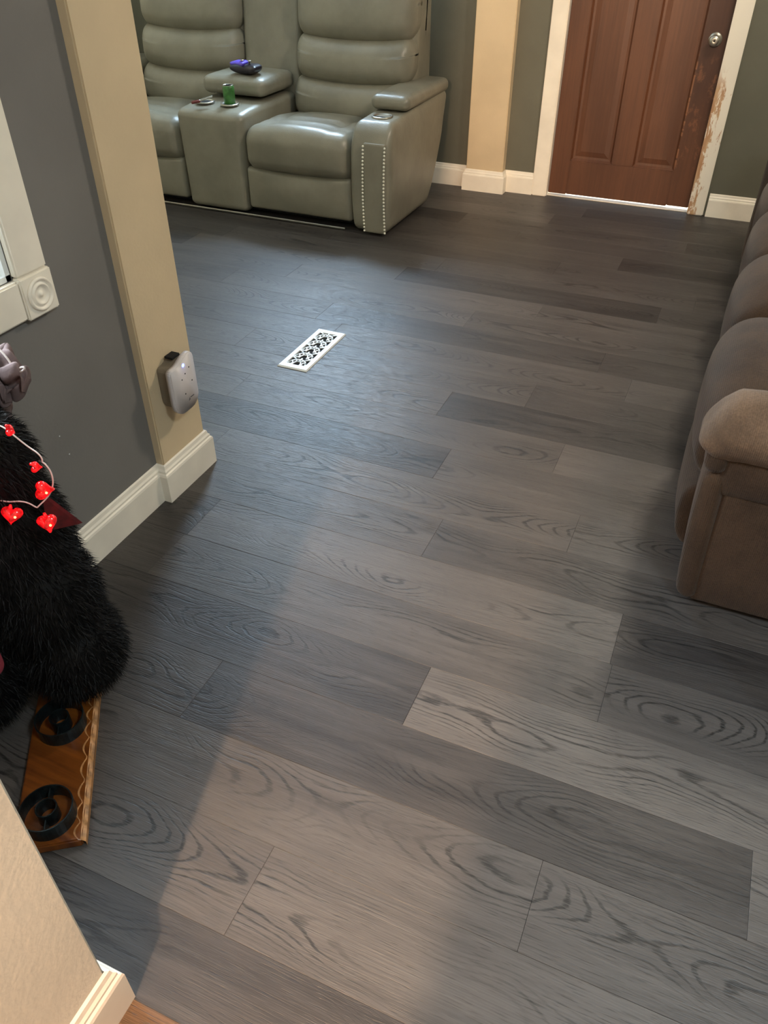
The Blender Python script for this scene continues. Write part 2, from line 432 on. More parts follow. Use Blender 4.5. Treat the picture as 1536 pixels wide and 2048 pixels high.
# row -> list of (joint x, tone right of it); first entry gives tone left of the first joint
ROWS = {
 -1: [(-9, .40), (-1.05, .22), (.15, .32)],
  0: [(-9, .62), (-.497, .72), (.70, .5)],
  1: [(-9, .66), (-.0205, .55), (1.17, .4)],
  2: [(-9, .42), (-.837, .16), (.340, .74)],
  3: [(-9, .18), (-.379, .86), (.82, .5)],
  4: [(-9, .35), (-1.19, .52), (.01, .50)],
  5: [(-9, .22), (-1.184, .80), (.004, .14)],
  6: [(-9, .55), (-.542, .42), (.655, .3)],
  7: [(-9, .62), (-.181-1.19, .68), (-.181, .70), (1.01, .4)],
  8: [(-9, .22), (-.642, .64), (.558, .5)],
  9: [(-9, .58), (-.308, .86), (.89, .5)],
 10: [(-9, .66), (-.763, .16), (.43, .2)],
 11: [(-9, .60), (-1.69, .55), (-.495, .34), (.70, .3)],
 12: [(-9, .45), (-1.38, .56), (-.179, .72), (1.01, .3)],
 13: [(-9, .60), (-1.508, .24), (-.31, .30), (.88, .3)],
 14: [(-9, .40), (-2.10, .62), (-.905, .52), (.29, .3)],
 15: [(-9, .50), (-1.85, .72), (-.65, .55), (.54, .3)],
 16: [(-9, .10), (-2.56, .60), (-1.366, .12), (-.17, .3), (1.02, .3)],
 17: [(-9, .3), (-2.43, .5), (-1.23, .42), (-.04, .3)],
 18: [(-9, .3), (-1.9, .32), (-.70, .40), (.49, .25)],
 19: [(-9, .4), (-1.62, .45), (-.428, .10), (.77, .3)],
 20: [(-9, .3), (-2.2, .35), (-1.0, .38), (.19, .2)],
 21: [(-9, .08), (-1.36, .45), (-.16, .2)],
 22: [(-9, .85), (-.9, .42), (.3, .25)],
 23: [(-9, .3), (-1.95, .45), (-.755, .15), (.44, .3)],
 24: [(-9, .4), (-1.4, .35), (-.2, .3)],
}
rp = random.Random(3)
def plank(x0, x1, y0, y1, tone, parent, mat):
    g = .00015
    m = boxes('plank', [(x0+g, x1-g, y0+g, y1-g, -.0045, 0)], .0005, 1)
    o = new_obj('plank', m, mat, parent); o.color = (tone, rp.random(), rp.random(), 1)
for r in range(-1, 25):
    y0 = max(Y0+P*r, .305); y1 = min(Y0+P*(r+1), BW+.02)
    xlo = LW if y0 < 1.6 else FX0
    js = ROWS[r]; xs = [j[0] for j in js[1:]]; tones = [j[1] for j in js]
    while xs[-1]+PL < RW: xs.append(xs[-1]+PL); tones.append(rp.uniform(.2, .6))
    while xs[0]-PL > xlo+.02: xs.insert(0, xs[0]-PL); tones.insert(0, rp.uniform(.2, .7))
    xs = [xlo]+xs+[RW]
    for i in range(len(xs)-1):
        a, b = max(xs[i], xlo), min(xs[i+1], RW)
        if b-a > .02: plank(a, b, y0, y1, tones[min(i, len(tones)-1)], floor, M['plank'])
for k in range(4):
    plank(-.62, RW, .305-.12*(k+1), .305-.12*k, rp.uniform(.3, .7), hall, M['hall_plank'])

# ---------------------------------------------------------------- windows
def window(name, openb, axis, wallf, out, sash, casing, mat_in):
    """openb = (a0,a1,z0,z1) along the wall; wallf = wall face; out = outward sign along axis"""
    a0, a1, z0, z1 = openb
    def B(u0, u1, d0, d1, zz0, zz1):
        lo, hi = sorted((wallf+out*d0, wallf+out*d1))
        return (u0, u1, lo, hi, zz0, zz1) if axis == 1 else (lo, hi, u0, u1, zz0, zz1)
    root = struct(name, boxes(name, [B(a0, a0+.012, -.001, T, z0, z1), B(a1-.012, a1, -.001, T, z0, z1), B(a0, a1, -.001, T, z1-.012, z1), B(a0, a1, -.001, T, z0, z0+.012)]), M['white'])
    zm = (z0+z1)/2
    for (q0, q1, dd) in ((z0+.012, zm+.02, .06), (zm-.02, z1-.012, .09)):
        fr = new_obj('sash', boxes('sash', [B(a0+.012, a0+.05, dd, dd+.03, q0, q1), B(a1-.05, a1-.012, dd, dd+.03, q0, q1), B(a0+.05, a1-.05, dd, dd+.03, q0, q0+.04), B(a0+.05, a1-.05, dd, dd+.03, q1-.04, q1)], .003, 1), M['white'], root)
        new_obj('pane', boxes('pane', [B(a0+.05, a1-.05, dd+.013, dd+.017, q0+.04, q1-.04)]), M['glass'], fr)
    return root, B
win_b, Bb = window('window_1', (WX0, WX1, WZ0, WZ1), 1, BW, 1, None, None, None)
cw = .085
for (u0, u1, q0, q1) in ((WX0-cw, WX0, WZ0-cw, WZ1+cw), (WX1, WX1+cw, WZ0-cw, WZ1+cw), (WX0, WX1, WZ0-cw, WZ0), (WX0, WX1, WZ1, WZ1+cw)):
    new_obj('casing', boxes('casing', [(u0, u1, BW-.018, BW, q0, q1)], .004), M['trim'], win_b)
win_l, Bl = window('window_2', (LWY0, LWY1, LWZ0, LWZ1), 0, LW, -1, None, None, None)
def fluted(name, y0, y1, z0, z1, vert):
    m = boxes(name, [(LW, LW+.019, y0, y1, z0, z1)], .004)
    return new_obj(name, m, M['trim'], win_l)
fluted('casing', LWY1, LWY1+.088, LWZ0+.004, LWZ1, True)
fluted('casing', LWY0-.088, LWY0, LWZ0+.004, LWZ1, True)
fluted('casing', LWY0, LWY1, LWZ0-.086, LWZ0-.001, False)
fluted('casing', LWY0, LWY1, LWZ1, LWZ1+.088, False)
for yc in (LWY1+.044, LWY0-.044):
    for zc in (LWZ0-.043, LWZ1+.045):
        blk = new_obj('corner_block', boxes('corner_block', [(LW, LW+.024, yc-.046, yc+.046, zc-.046, zc+.046)], .0035, 2), M['trim'], win_l)
        pr = [(.0365, 0), (.0365, .002), (.0345, .0055), (.0315, .006), (.029, .003), (.0265, .001), (.0245, .003), (.0225, .0055), (.020, .0055), (.0175, .002), (.012, .0005), (.007, .001), (.0055, .0042), (.003, .006), (.0005, .0063)]
        new_obj('rosette', lathe('rosette', pr, 40, 'X', (LW+.024, yc, zc)), M['trim'], blk, True)

# ---------------------------------------------------------------- door
door = struct('door_1', boxes('jamb', [(DX0, DX0+.012, BW, BW+T, 0, DZ), (DX1-.012, DX1, BW, BW+T, 0, DZ), (DX0, DX1, BW, BW+T, DZ-.012, DZ),
    (DX0+.012, DX1-.012, BW+.02, BW+T, -.004, .003)]), M['trim'])
for nm, bx, mt in (('casing', (-1.120, -1.033, BW-.018, BW, 0, DZ+.085), M['trim']), ('casing', (-.223, -.137, BW-.018, BW, 0, DZ+.085), M['worn_trim']), ('casing', (-1.033, -.223, BW-.018, BW, DZ-.005, DZ+.085), M['trim'])):
    o = new_obj(nm, boxes(nm, [bx], .005), mt, door)
    if mt is M['worn_trim']: o['label'] = 'cream casing with paint worn to bare wood beside the latch'
sx0, sx1, sy0, sy1 = DX0+.014, DX1-.014, BW+.030, BW+.072
PXL = (-.925, -.690); PXR = (-.572, -.346)
ztops = ((.205, 1.24), (1.38, 1.92))
zb = .013
leaf = new_obj('door_leaf', boxes('leaf', [(sx0+.02, sx1-.02, sy0+.0195, sy1-.004, zb+.01, DZ-.02)]), M['door'], door)
for nm, b_ in (('stile', (sx0, PXL[0], sy0, sy1, zb, DZ-.016)), ('stile', (PXR[1], sx1, sy0, sy1, zb+.008, DZ-.016)), ('mullion', (PXL[1], PXR[0], sy0, sy1, .205, 1.92)),
               ('rail', (PXL[0], PXR[1], sy0, sy1, zb+.003, .205)), ('rail', (PXL[0], PXR[1], sy0, sy1, 1.24, 1.38)), ('rail', (PXL[0], PXR[1], sy0, sy1, 1.92, DZ-.016))):
    new_obj(nm, boxes(nm, [b_], .0035, 2), M['door'], door)
for (a, b) in (PXL, PXR):
    for (c, d) in ztops:
        vs = []; 
        for ins, yy in ((0.0, sy0+.006), (.010, sy0+.017), (.022, sy0+.018), (.05, sy0+.014)):
            vs += [(a+ins, yy, c+ins), (b-ins, yy, c+ins), (b-ins, yy, d-ins), (a+ins, yy, d-ins)]
        fs = [[4*k+i, 4*k+(i+1) % 4, 4*k+4+(i+1) % 4, 4*k+4+i] for k in range(3) for i in range(4)]+[[12, 13, 14, 15]]
        new_obj('panel', fixn(me('panel', vs, fs)), M['door'], door)
kn = (-.283, sy0, .842)
knob = new_obj('knob', lathe('knob', [(.0335, 0), (.0335, .003), (.030, .007), (.015, .010), (.011, .022), (.012, .030), (.020, .036), (.0265, .045), (.027, .053), (.022, .060), (.010, .0635), (.006, .0625), (.0005, .0622)], 32, 'Y', kn), M['metal'], door, True)
knob['label'] = 'satin metal knob'
new_obj('keyhole', lathe('kh', [(.004, .0625), (.004, .0645), (.0005, .0646)], 12, 'Y', kn), M['dark'], knob)
# the doorstep outside, seen as a bright line below the door
struct('floor_doorstep', boxes('step', [(-2.4, .8, BW+T, BW+1.6, -.08, -.006)]), M['concrete'])

# ---------------------------------------------------------------- floor register
rg = empty('floor_register', (-1.3825+.0, 2.482, 0), 'white scrollwork metal air vent register set in the grey plank floor', 'vent')
rx0, rx1, ry0, ry1 = -1.4455, -1.320, 2.312, 2.660
new_obj('duct_shade_plate', boxes('duct', [(rx0+.018, rx1-.018, ry0+.028, ry1-.028, .0004, .0012)]), M['dark'], rg)  # flat dark plate in place of the shaded duct, no hole is cut
def frame_mesh():
    zt = .0065; prof = [(0, .0005), (0, .002), (.004, zt), (.021, zt), (.0225, zt-.0015), (.0225, .0012)]
    vs = []; fs = []
    for ins, z in prof:
        iy = ins*1.28
        vs += [(rx0+ins, ry0+iy, z), (rx1-ins, ry0+iy, z), (rx1-ins, ry1-iy, z), (rx0+ins, ry1-iy, z)]
    for k in range(len(prof)-1):
        for i in range(4): fs.append([4*k+i, 4*k+(i+1) % 4, 4*k+4+(i+1) % 4, 4*k+4+i])
    return fixn(me('frame', vs, fs))
new_obj('frame', frame_mesh(), M['vent_white'], rg)
def ribbon(bm_, pts, wd, z0, z1):
    """flat ribbon along pts"""
    n = len(pts); L = []; R_ = []
    for i in range(n):
        a = Vector(pts[max(0, i-1)]); b = Vector(pts[min(n-1, i+1)]); d = (b-a).normalized(); nn = Vector((-d.y, d.x))*wd/2
        p = Vector(pts[i]); L.append(p+nn); R_.append(p-nn)
    ring = []
    for i in range(n):
        ring.append([bm_.verts.new((L[i].x, L[i].y, z0)), bm_.verts.new((R_[i].x, R_[i].y, z0)), bm_.verts.new((R_[i].x, R_[i].y, z1)), bm_.verts.new((L[i].x, L[i].y, z1))])
    for i in range(n-1):
        for k in range(4): bm_.faces.new([ring[i][k], ring[i+1][k], ring[i+1][(k+1) % 4], ring[i][(k+1) % 4]])
    bm_.faces.new(ring[0][::-1]); bm_.faces.new(ring[-1])
def arc(cx, cy, r, a0, a1, n=12, ry=None):
    ry = ry or r
    return [(cx+r*math.cos(math.radians(a0+(a1-a0)*i/n)), cy+ry*math.sin(math.radians(a0+(a1-a0)*i/n))) for i in range(n+1)]
ix0, ix1, iy0, iy1 = rx0+.022, rx1-.022, ry0+.028, ry1-.028
nc = 5; ch = (iy1-iy0)/nc; cxm = (ix0+ix1)/2
for c in range(nc):
    b = bmesh.new(); yb = iy0+c*ch; yc = yb+ch/2
    zz = (.0022, .0056)
    hw = (ix1-ix0)/2
    ribbon(b, arc(cxm, yb, hw*.92, 8, 172, 16, ch*.78), .0048, *zz)      # big arch
    ribbon(b, arc(cxm, yb, hw*.40, 0, 180, 12, ch*.55), .0042, *zz)      # inner arch
    ribbon(b, arc(cxm, yb+ch, hw*.55, 200, 340, 12, ch*.5), .0042, *zz)  # drooping arc
    ribbon(b, [(cxm, yb+ch*.5), (cxm, yb+ch)], .005, *zz)
    for s in (-1, 1):
        ribbon(b, arc(cxm+s*hw*.68, yb+ch*.24, hw*.2, 0 if s > 0 else 180, (300 if s > 0 else -120), 12, ch*.2), .0038, *zz)
        ribbon(b, [(cxm+s*hw*.45, yb+ch*.75), (cxm+s*hw*.72, yb+ch*.92), (cxm+s*hw*1.02, yb+ch*.99)], .0045, *zz)
        ribbon(b, [(cxm+s*hw*.85, yb), (cxm+s*hw*1.02, yb+ch*.06)], .006, *zz)
    bmesh.ops.recalc_face_normals(b, faces=b.faces)
    m = bpy.data.meshes.new('scroll'); b.to_mesh(m); b.free(); new_obj('scrollwork', m, M['vent_white'], rg)

# ---------------------------------------------------------------- plug-in device on the column
dv = empty('plug_in_device', (-1.325, 1.54, .355), 'white rounded plug-in device with blue light and dark holes on the tan column', 'plug-in device')
X0 = -1.325
def outline():
    pts = []
    y0, y1, zb_, zt = 1.487, 1.597, .272, .436
    def arcp(cy, cz, r, a0, a1, n=6): return [(cy+r*math.cos(math.radians(a0+(a1-a0)*i/n)), cz+r*math.sin(math.radians(a0+(a1-a0)*i/n))) for i in range(n+1)]
    pts += arcp(y0+.040, zb_+.040, .040, 180, 270); pts += arcp(y1-.040, zb_+.040, .040, 270, 360)
    pts += arcp(y1-.020, zt-.020, .020, 0, 80, 5)
    for i in range(1, 8):
        t = i/8; pts.append((y1-.022-t*.066, zt-.001-.018*(3*t*t-2*t**3)))
    pts += arcp(y0+.014, zt-.033, .014, 95, 180, 4)
    return pts
new_obj('body', prism('body', [(y*.76+1.550*.24, z*.9+.352*.1) for y, z in outline()], 0, X0, X0+.040, .003, 2), M['device_back'], dv)
fp = new_obj('face_plate', prism('fp', outline(), 0, X0+.040, X0+.058, .005, 3), M['device'], dv, True)
new_obj('vent_slot', boxes('slot', [(X0+.008, X0+.034, 1.535, 1.570, .426, .433)], .001, 1), M['dark'], dv)
fx = X0+.0578
for (y, z) in ((1.532, .373), (1.549, .384), (1.569, .395), (1.574, .352), (1.537, .327)):
    new_obj('hole', lathe('hole', [(.0022, 0), (.0022, .0006), (.0003, .0007)], 10, 'X', (fx, y, z)), M['dark'], dv)
new_obj('blue_light', lathe('led', [(.0052, 0), (.0048, .0012), (.002, .002), (.0003, .0021)], 14, 'X', (fx, 1.546, .411)), M['blue_led'], dv)['label'] = 'glowing blue light'
new_obj('logo_mark', prism('logo', [(1.546, .300), (1.553, .302), (1.552, .309)], 0, fx, fx+.0006), M['grey_print'], dv)
new_obj('logo_mark', boxes('logo2', [(fx, fx+.0006, 1.555, 1.572, .306, .3085)]), M['grey_print'], dv)

# ---------------------------------------------------------------- grey leather reclining sofa
sf = empty('reclining_sofa', (-2.6, 4.2, 0), 'grey leather reclining sofa with centre console and studded arm against the back wall', 'sofa')
L = M['leather']
def part(nm, m, mat=L, smooth=True, parent=sf): return new_obj(nm, m, mat, parent, smooth)
def arm_def(s):
    def f(x, y, z, u, v, w):
        # upper front rolls back, lower rear is cut away
        if y < 3.95 and z > .40: y += (z-.40)**2*6.5*max(0, (3.95-y)/.15)*.5
        if y > 4.1 and z < .50: y -= (.50-z)*.52*min(1, (y-4.1)/.4)
        z += .035*max(0, (y-3.9)/.7) if z > .4 else 0
        x += (.012*(1-w*w))*u*(1 if z > .1 else .5)
        return (x, y, z)
    return f
for s, (a0, a1) in ((1, (-1.824, -1.618)), (-1, (-3.72, -3.515))):
    arm = part('armrest', rbox('arm', a0, a1, 3.785, 4.64, .012, .535, (.03, .045, .05), 4, 10, arm_def(s)))
    pad = part('armrest_lid', rbox('lid', a0-.004, a1+.004, 4.035, 4.66, .548, .618, (.035, .04, .03), 4, 8, lambda x, y, z, u, v, w: (x, y, z+.008*(1-u*u)*(1-v*v) if w > 0 else z)), parent=sf)
    cxm_ = (a0+a1)/2
    hold = part('cup_holder', lathe('cup', [(.054, .5355), (.054, .5415), (.050, .545), (.044, .5435), (.043, .537), (.040, .537), (.0005, .537)], 28, 'Z', (cxm_, 3.955, 0)), M['metal'], True)
    hold['label'] = 'metal rimmed cup holder'
    new_obj('cup_well', lathe('well', [(.0425, .5375), (.0425, .5380), (.0005, .5380)], 28, 'Z', (cxm_, 3.955, 0)), M['dark'], hold)
    part('front_panel', rbox('fpan', a0+.075, a1-.012, 3.776, 3.80, .015, .452, (.008, .006, .012), 2, 6, None))
# pewter nail heads down the front of the right arm
nm_ = lathe('nail', [(.0060, 0), (.0054, .0025), (.003, .0042), (.0004, .004)], 10, 'Y')
for cx_ in (-1.7485, -1.6320):
    for i in range(25):
        z = .436-i*.0172
        o = bpy.data.objects.new('nail_head', nm_); COL.objects.link(o)
        if not nm_.materials: nm_.materials.append(M['nail']); [setattr(f_, 'use_smooth', True) for f_ in nm_.polygons]
        o.parent = sf; o.matrix_parent_inverse = Matrix.Translation(sf.location).inverted()
        o.location = (cx_+.006*math.sin(i/24*math.pi)*(-1 if cx_ < -1.7 else -1)+.002*(i/24), 3.7762, z)

def seat_def(a0, a1):
    def f(x, y, z, u, v, w):
        if w > 0:
            z += .030*(1-u*u)*(1-min(1, max(0, v))**2)*w
            z -= .016*(gauss(y, 3.915, .010)+gauss(y, 4.02, .014))*(1 if w > .5 else 0)*(1 if abs(u) < .62 else .2)
            z -= .016*gauss(abs(u), .62+.12*(3.95-y), .035)*(1 if w > .5 else 0)
            z -= .03*max(0, v)
        if v < 0:
            y -= .035*(1-u*u)**.5*max(0, 1-((z-.40)/.20)**2) if abs(u) < 1 else 0
            y += .03*max(0, (.30-z)/.12)
        return (x, y, z)
    return f
def foot_def(x, y, z, u, v, w):
    if v < 0:
        y -= .016*(1-u*u)*(1-w*w)
    if w > 0: z -= .016*(1-u*u)*w
    return (x, y, z)
for (a0, a1) in ((-2.462, -1.828), (-3.512, -2.862)):
    part('seat_cushion', rbox('seat', a0+.004, a1-.004, 3.795, 4.42, .235, .455, (.055, .075, .07), 5, (14, 18, 6), seat_def(a0, a1)))
    part('footrest', rbox('foot', a0+.004, a1-.004, 3.80, 3.90, .045, .262, (.02, .025, .02), 3, (10, 2, 6), foot_def))
# backs: three horizontal rolls each
def back(a0, a1, nm='back_cushion'):
    bk = part(nm, rbox('bk', a0+.006, a1-.006, 4.42, 4.70, .30, 1.06, (.05, .05, .06), 3, 6, lambda x, y, z, u, v, w: (x, y+.10*(z-.5)*(0 if v > 0 else 1), z)))
    rolls = ((.40, .625, 4.300), (.595, .825, 4.310), (.795, 1.085, 4.325))
    for i, (z0, z1, yf) in enumerate(rolls):
        def f(x, y, z, u, v, w, i=i):
            z += .028*(u*u)*(1 if w < .2 else .45)-.012
            if v < 0: y -= .030*(1-w*w)*(1-u**4)
            y += .10*(z-.45)
            y += .02*abs(u)**6
            return (x, y, z)
        part('back_roll', rbox('roll', a0+(.0 if i else -.012), a1-(.0 if i else -.012), yf, yf+.17, z0, z1, (.06, .07, .085), 5, (12, 3, 8), f), parent=bk)
back(-2.430, -1.735)
back(-3.470, -2.790)
part('centre_back', rbox('cb', -2.795, -2.425, 4.40, 4.68, .42, 1.05, (.03, .035, .04), 4, 8, lambda x, y, z, u, v, w: (x, y+.10*(z-.5)-(.012*(1-u*u) if v < 0 else 0), z)))
# console
def cons(x, y, z, u, v, w):
    x += -u*.018*max(0, 1-z/.5)
    if w > 0 and v < 0: z -= .018*(v*v)
    return (x, y, z)
part('console', rbox('cons', -2.868, -2.452, 3.79, 4.42, .014, .530, (.04, .05, .035), 4, (8, 8, 8), cons))
part('console_lid', rbox('clid', -2.858, -2.462, 4.05, 4.42, .545, .636, (.045, .05, .035), 4, 8, lambda x, y, z, u, v, w: (x, y, z+(.010*(1-u*u)*(1-v*v) if w > 0 else 0))))
for cx_ in (-2.755, -2.600):
    h_ = part('cup_holder', lathe('cup2', [(.050, .529), (.050, .5345), (.046, .538), (.041, .5365), (.0405, .531), (.0005, .531)], 26, 'Z', (cx_, 3.93, 0)), M['metal'])
    new_obj('cup_well', lathe('well2', [(.0400, .5315), (.0400, .5320), (.0005, .5320)], 26, 'Z', (cx_, 3.93, 0)), M['dark'], h_)
part('base', boxes('base', [(-3.70, -1.64, 3.86, 4.35, .02, .08)], .004), M['dark'], False)
for fx_ in (-3.6, -2.66, -1.72):
    for fy_ in (3.95, 4.28):
        part('foot', boxes('ft', [(fx_-.03, fx_+.03, fy_-.03, fy_+.03, 0, .03)], .004), M['dark'], False)
part('base_rail', boxes('rail', [(-3.50, -1.872, 3.793, 3.803, .004, .014)], .002, 1), M['metal'], False)['label'] = 'pale metal base rail'

# things on the console -------------------------------------------------
can = empty('drink_can', (-2.600, 3.93, .532), 'green drink can standing in the console cup holder', 'can')
new_obj('body', lathe('can', [(.024, .5325), (.031, .538), (.031, .612), (.0275, .622), (.0265, .6225)], 26, 'Z', (-2.600, 3.93, 0)), M['green_can'], can, True)
new_obj('lid', lathe('canlid', [(.0275, .6215), (.0278, .6245), (.0255, .6245), (.0245, .6225), (.0005, .6225)], 26, 'Z', (-2.600, 3.93, 0)), M['metal'], can, True)
lg = empty('lighter', (-2.70, 3.87, .545), 'slim silver and red-brown lighter leaning across the console cup holder', 'lighter')
def orient(m, p0, p1):
    d = (Vector(p1)-Vector(p0)); q = d.to_track_quat('X', 'Z').to_matrix().to_4x4(); q.translation = (Vector(p0)+Vector(p1))/2; m.transform(q); return m
new_obj('barrel', orient(rbox('barrel', -.035, .035, -.008, .008, -.005, .005, .004, 2, 2), (-2.735, 3.845, .552), (-2.675, 3.895, .572)), M['metal'], lg, True)
new_obj('grip', orient(rbox('grip', -.024, .024, -.011, .011, -.007, .007, .006, 2, 2), (-2.77, 3.815, .545), (-2.728, 3.850, .552)), M['red_plastic'], lg, True)
gc = empty('game_controller', (-2.60, 4.16, .64), 'purple and dark game controller lying on the console armrest lid', 'controller')
def ctrl(x, y, z, u, v, w):
    x += .0
    y -= .035*(abs(u)**3)*(1 if v < .2 else .3)
    z += .006*(1-u*u)*w + .010*(abs(u)**2)
    return (x, y, z)
cb_ = new_obj('body', rbox('ctrl', -2.685, -2.525, 4.10, 4.20, .648, .686, (.035, .035, .017), 4, 8, ctrl), M['dark_plastic'], gc, True)
new_obj('top_shell', rbox('ctrl2', -2.687, -2.605, 4.112, 4.195, .672, .699, (.03, .03, .012), 4, 5, ctrl), M['purple'], gc, True)['label'] = 'purple grip'
for (x, y) in ((-2.628, 4.135), (-2.582, 4.135)):
    new_obj('thumbstick', lathe('ts', [(.006, .69), (.006, .704), (.010, .706), (.010, .710), (.006, .711), (.0004, .710)], 14, 'Z', (x, y, 0)), M['metal'], gc, True)

# ---------------------------------------------------------------- brown corduroy couch on the right
bc = empty('brown_couch', (.55, 2.6, 0), 'brown corduroy couch with padded arm along the right wall', 'sofa')
K = M['cord']
def bpart(nm, m, smooth=True, parent=bc, mat=None): return new_obj(nm, m, mat or K, parent, smooth)
def side_def(x, y, z, u, v, w):
    if v < 0: y -= .010*(1-u**4)*(1-w*w)
    return (x, y, z)
YA, YB = 1.605, 1.87
XB = 1.10
bpart('side_panel', rbox('sp', .145, XB, YA+.010, YB, .012, .350, .012, 3, (12, 3, 6), side_def))
def post_def(x, y, z, u, v, w):
    x += -.020*min(1, max(0, z/.36))+.006
    if u < 0: x -= .006*(1-w*w)
    return (x, y, z)
bpart('arm_front', rbox('post', .106, .160, YA, 1.755, .012, .400, (.026, .03, .03), 4, (2, 6, 10), post_def))
bpart('arm_band', rbox('band', .120, XB, YA+.006, YB, .338, .452, (.03, .02, .025), 3, (12, 3, 4), side_def))
def pad_def(x, y, z, u, v, w):
    z += .018*(1-v*v)*max(0, w)
    z -= .03*max(0, v)*max(0, w)
    if x < .16:
        z -= .06*((.16-x)/.10)**2*(.5+.5*w)          # nose drops at the front
        z -= .0
    wr = math.sin(x*70+z*110+v*2)*.0022*max(0, 1-abs(x-.11)/.08)
    y += -.006*(1-w*w) if v < 0 else 0
    return (x+wr, y+wr, z+wr)
bpart('arm_pad', mat=M['cord_worn_lit'], m=rbox('pad', .062, XB, YA-.014, 1.785, .425, .562, (.062, .065, .075), 6, (22, 6, 4), pad_def))
bpart('pad_tuck', rbox('tuck', .084, .140, YA-.002, 1.75, .392, .470, (.028, .03, .03), 4, 3))
# seats: each a top cushion that rolls over a padded footrest
seats = ((1.765, 2.36, -.008), (2.335, 2.90, .012), (2.875, 3.45, .030), (3.43, 4.0, .045))
for i, (a, b, dx) in enumerate(seats):
    def f(x, y, z, u, v, w, dx=dx):
        z += .050*(1-v*v)*max(0, w)
        z += .10*max(0, (x-.12))*max(0, w)
        x += .030*(v*v)*(v*v)
        if u < 0: x -= .014*(1-w*w)*(1-v*v)
        return (x, y, z)
    bpart('seat_cushion', rbox('sc', .068+dx, .85, a, b, .235, .475, (.085, .07, .085), 6, (10, 10, 4), f))
    def g(x, y, z, u, v, w):
        if u < 0: x -= .018*(1-w*w)*(1-v**4)
        x += .012*(-w if w < 0 else 0)
        return (x, y, z)
    bpart('footrest', rbox('fr', .078+dx, .30, a+.004, b-.004, .045, .242, (.035, .03, .05), 5, (3, 8, 6), g))
bpart('arm_far', rbox('af', .10, XB, 4.01, 4.27, .012, .60, .06, 4, 6))
bpart('back', rbox('bk2', .80, 1.15, 1.62, 4.25, .10, 1.0, (.09, .06, .09), 4, (3, 10, 6), lambda x, y, z, u, v, w: (x+.10*w, y, z)))

# ---------------------------------------------------------------- board with iron rings
ang = math.atan2(.817, -.576)
bd = empty('candle_board', (-.825, .486, 0), 'varnished wooden board with carved edge and upright black iron rings on the floor', 'candle holder')
bd.rotation_euler = (0, 0, 0)
def W(l, s, z):   # l along the board from the near right corner, s towards its left side
    return (-.825-.576*l-.817*s, .486+.817*l-.576*s, z)
def bmeshbox(l0, l1, s0, s1, z0, z1, bev=.002):
    m = boxes('b', [(l0, l1, s0, s1, z0, z1)], bev)
    mm = Matrix(((-.576, -.817, 0, -.825), (.817, -.576, 0, .486), (0, 0, 1, 0), (0, 0, 0, 1))); m.transform(mm)
    return fixn(m)
new_obj('board', bmeshbox(0, .48, .006, .132, 0, .022, .003), M['board'], bd)
# scalloped carved edge
vs = []; fs = []; n = 90
for i in range(n+1):
    l = .48*i/n; sc_ = .0075*abs(math.sin(l*math.pi/.045+.6*math.sin(l*20)))+.0035
    vs += [W(l, .0, 0), W(l, .0, .014), W(l, .004+sc_*.5, .0205), W(l, .006+sc_*1.5, .0226)]
for i in range(n):
    for k in range(3): fs.append([4*i+k, 4*i+k+1, 4*i+5+k, 4*i+4+k])
new_obj('carved_edge', me('ce', vs, fs), M['board_edge'], bd, False)
def band(c, r, h, z0, th=.0025, ea=1.0, n=36):
    vs = []; fs = []
    for i in range(n):
        a = 2*math.pi*i/n
        for rr, z in ((r, z0), (r, z0+h), (r-th, z0+h), (r-th, z0)):
            vs.append((c[0]+rr*math.cos(a), c[1]+rr*math.sin(a), z))
    for i in range(n):
        for k in range(4): fs.append([4*i+k, 4*i+(k+1) % 4, (4*((i+1) % n))+(k+1) % 4, (4*((i+1) % n))+k])
    return fixn(me('band', vs, fs))
for l in (.060, .275):
    c = W(l, .069, 0)
    rn = new_obj('iron_ring', band(c, .050, .034, .022), M['black_iron'], bd)
    new_obj('candle_cup', band((c[0], c[1], 0), .0205, .034, .022), M['black_iron'], rn)
    for sgn in (-1, 1):
        p0 = W(l+sgn*.0205, .069, .045); p1 = W(l+sgn*.049, .069, .045)
        new_obj('strap', orient(boxes('st', [(-.0145, .0145, -.0012, .0012, -.012, .012)]), (p0[0], p0[1], .036), (p1[0], p1[1], .036)), M['black_iron'], rn)

# ---------------------------------------------------------------- black furry plush
pl = empty('furry_plush', (-1.14, .76, 0), 'black long-haired furry plush animal in the corner wearing red string lights', 'plush toy')
def blob(name, ells, vox=.012):
    b = bmesh.new()
    for (c, r, rot) in ells:
        q = bmesh.ops.create_icosphere(b, subdivisions=3, radius=1)
        mat = Matrix.Translation(c) @ Matrix.Rotation(rot, 4, 'Y') @ Matrix.Diagonal((*r, 1))
        bmesh.ops.transform(b, matrix=mat, verts=q['verts'])
    m = bpy.data.meshes.new(name); b.to_mesh(m); b.free()
    o = bpy.data.objects.new('t', m); COL.objects.link(o)
    md = o.modifiers.new('r', 'REMESH'); md.mode = 'VOXEL'; md.voxel_size = vox
    ms = o.modifiers.new('s', 'SMOOTH'); ms.iterations = 6
    dg = bpy.context.evaluated_depsgraph_get(); m2 = bpy.data.meshes.new_from_object(o.evaluated_get(dg))
    bpy.data.objects.remove(o); m2.name = name
    return m2
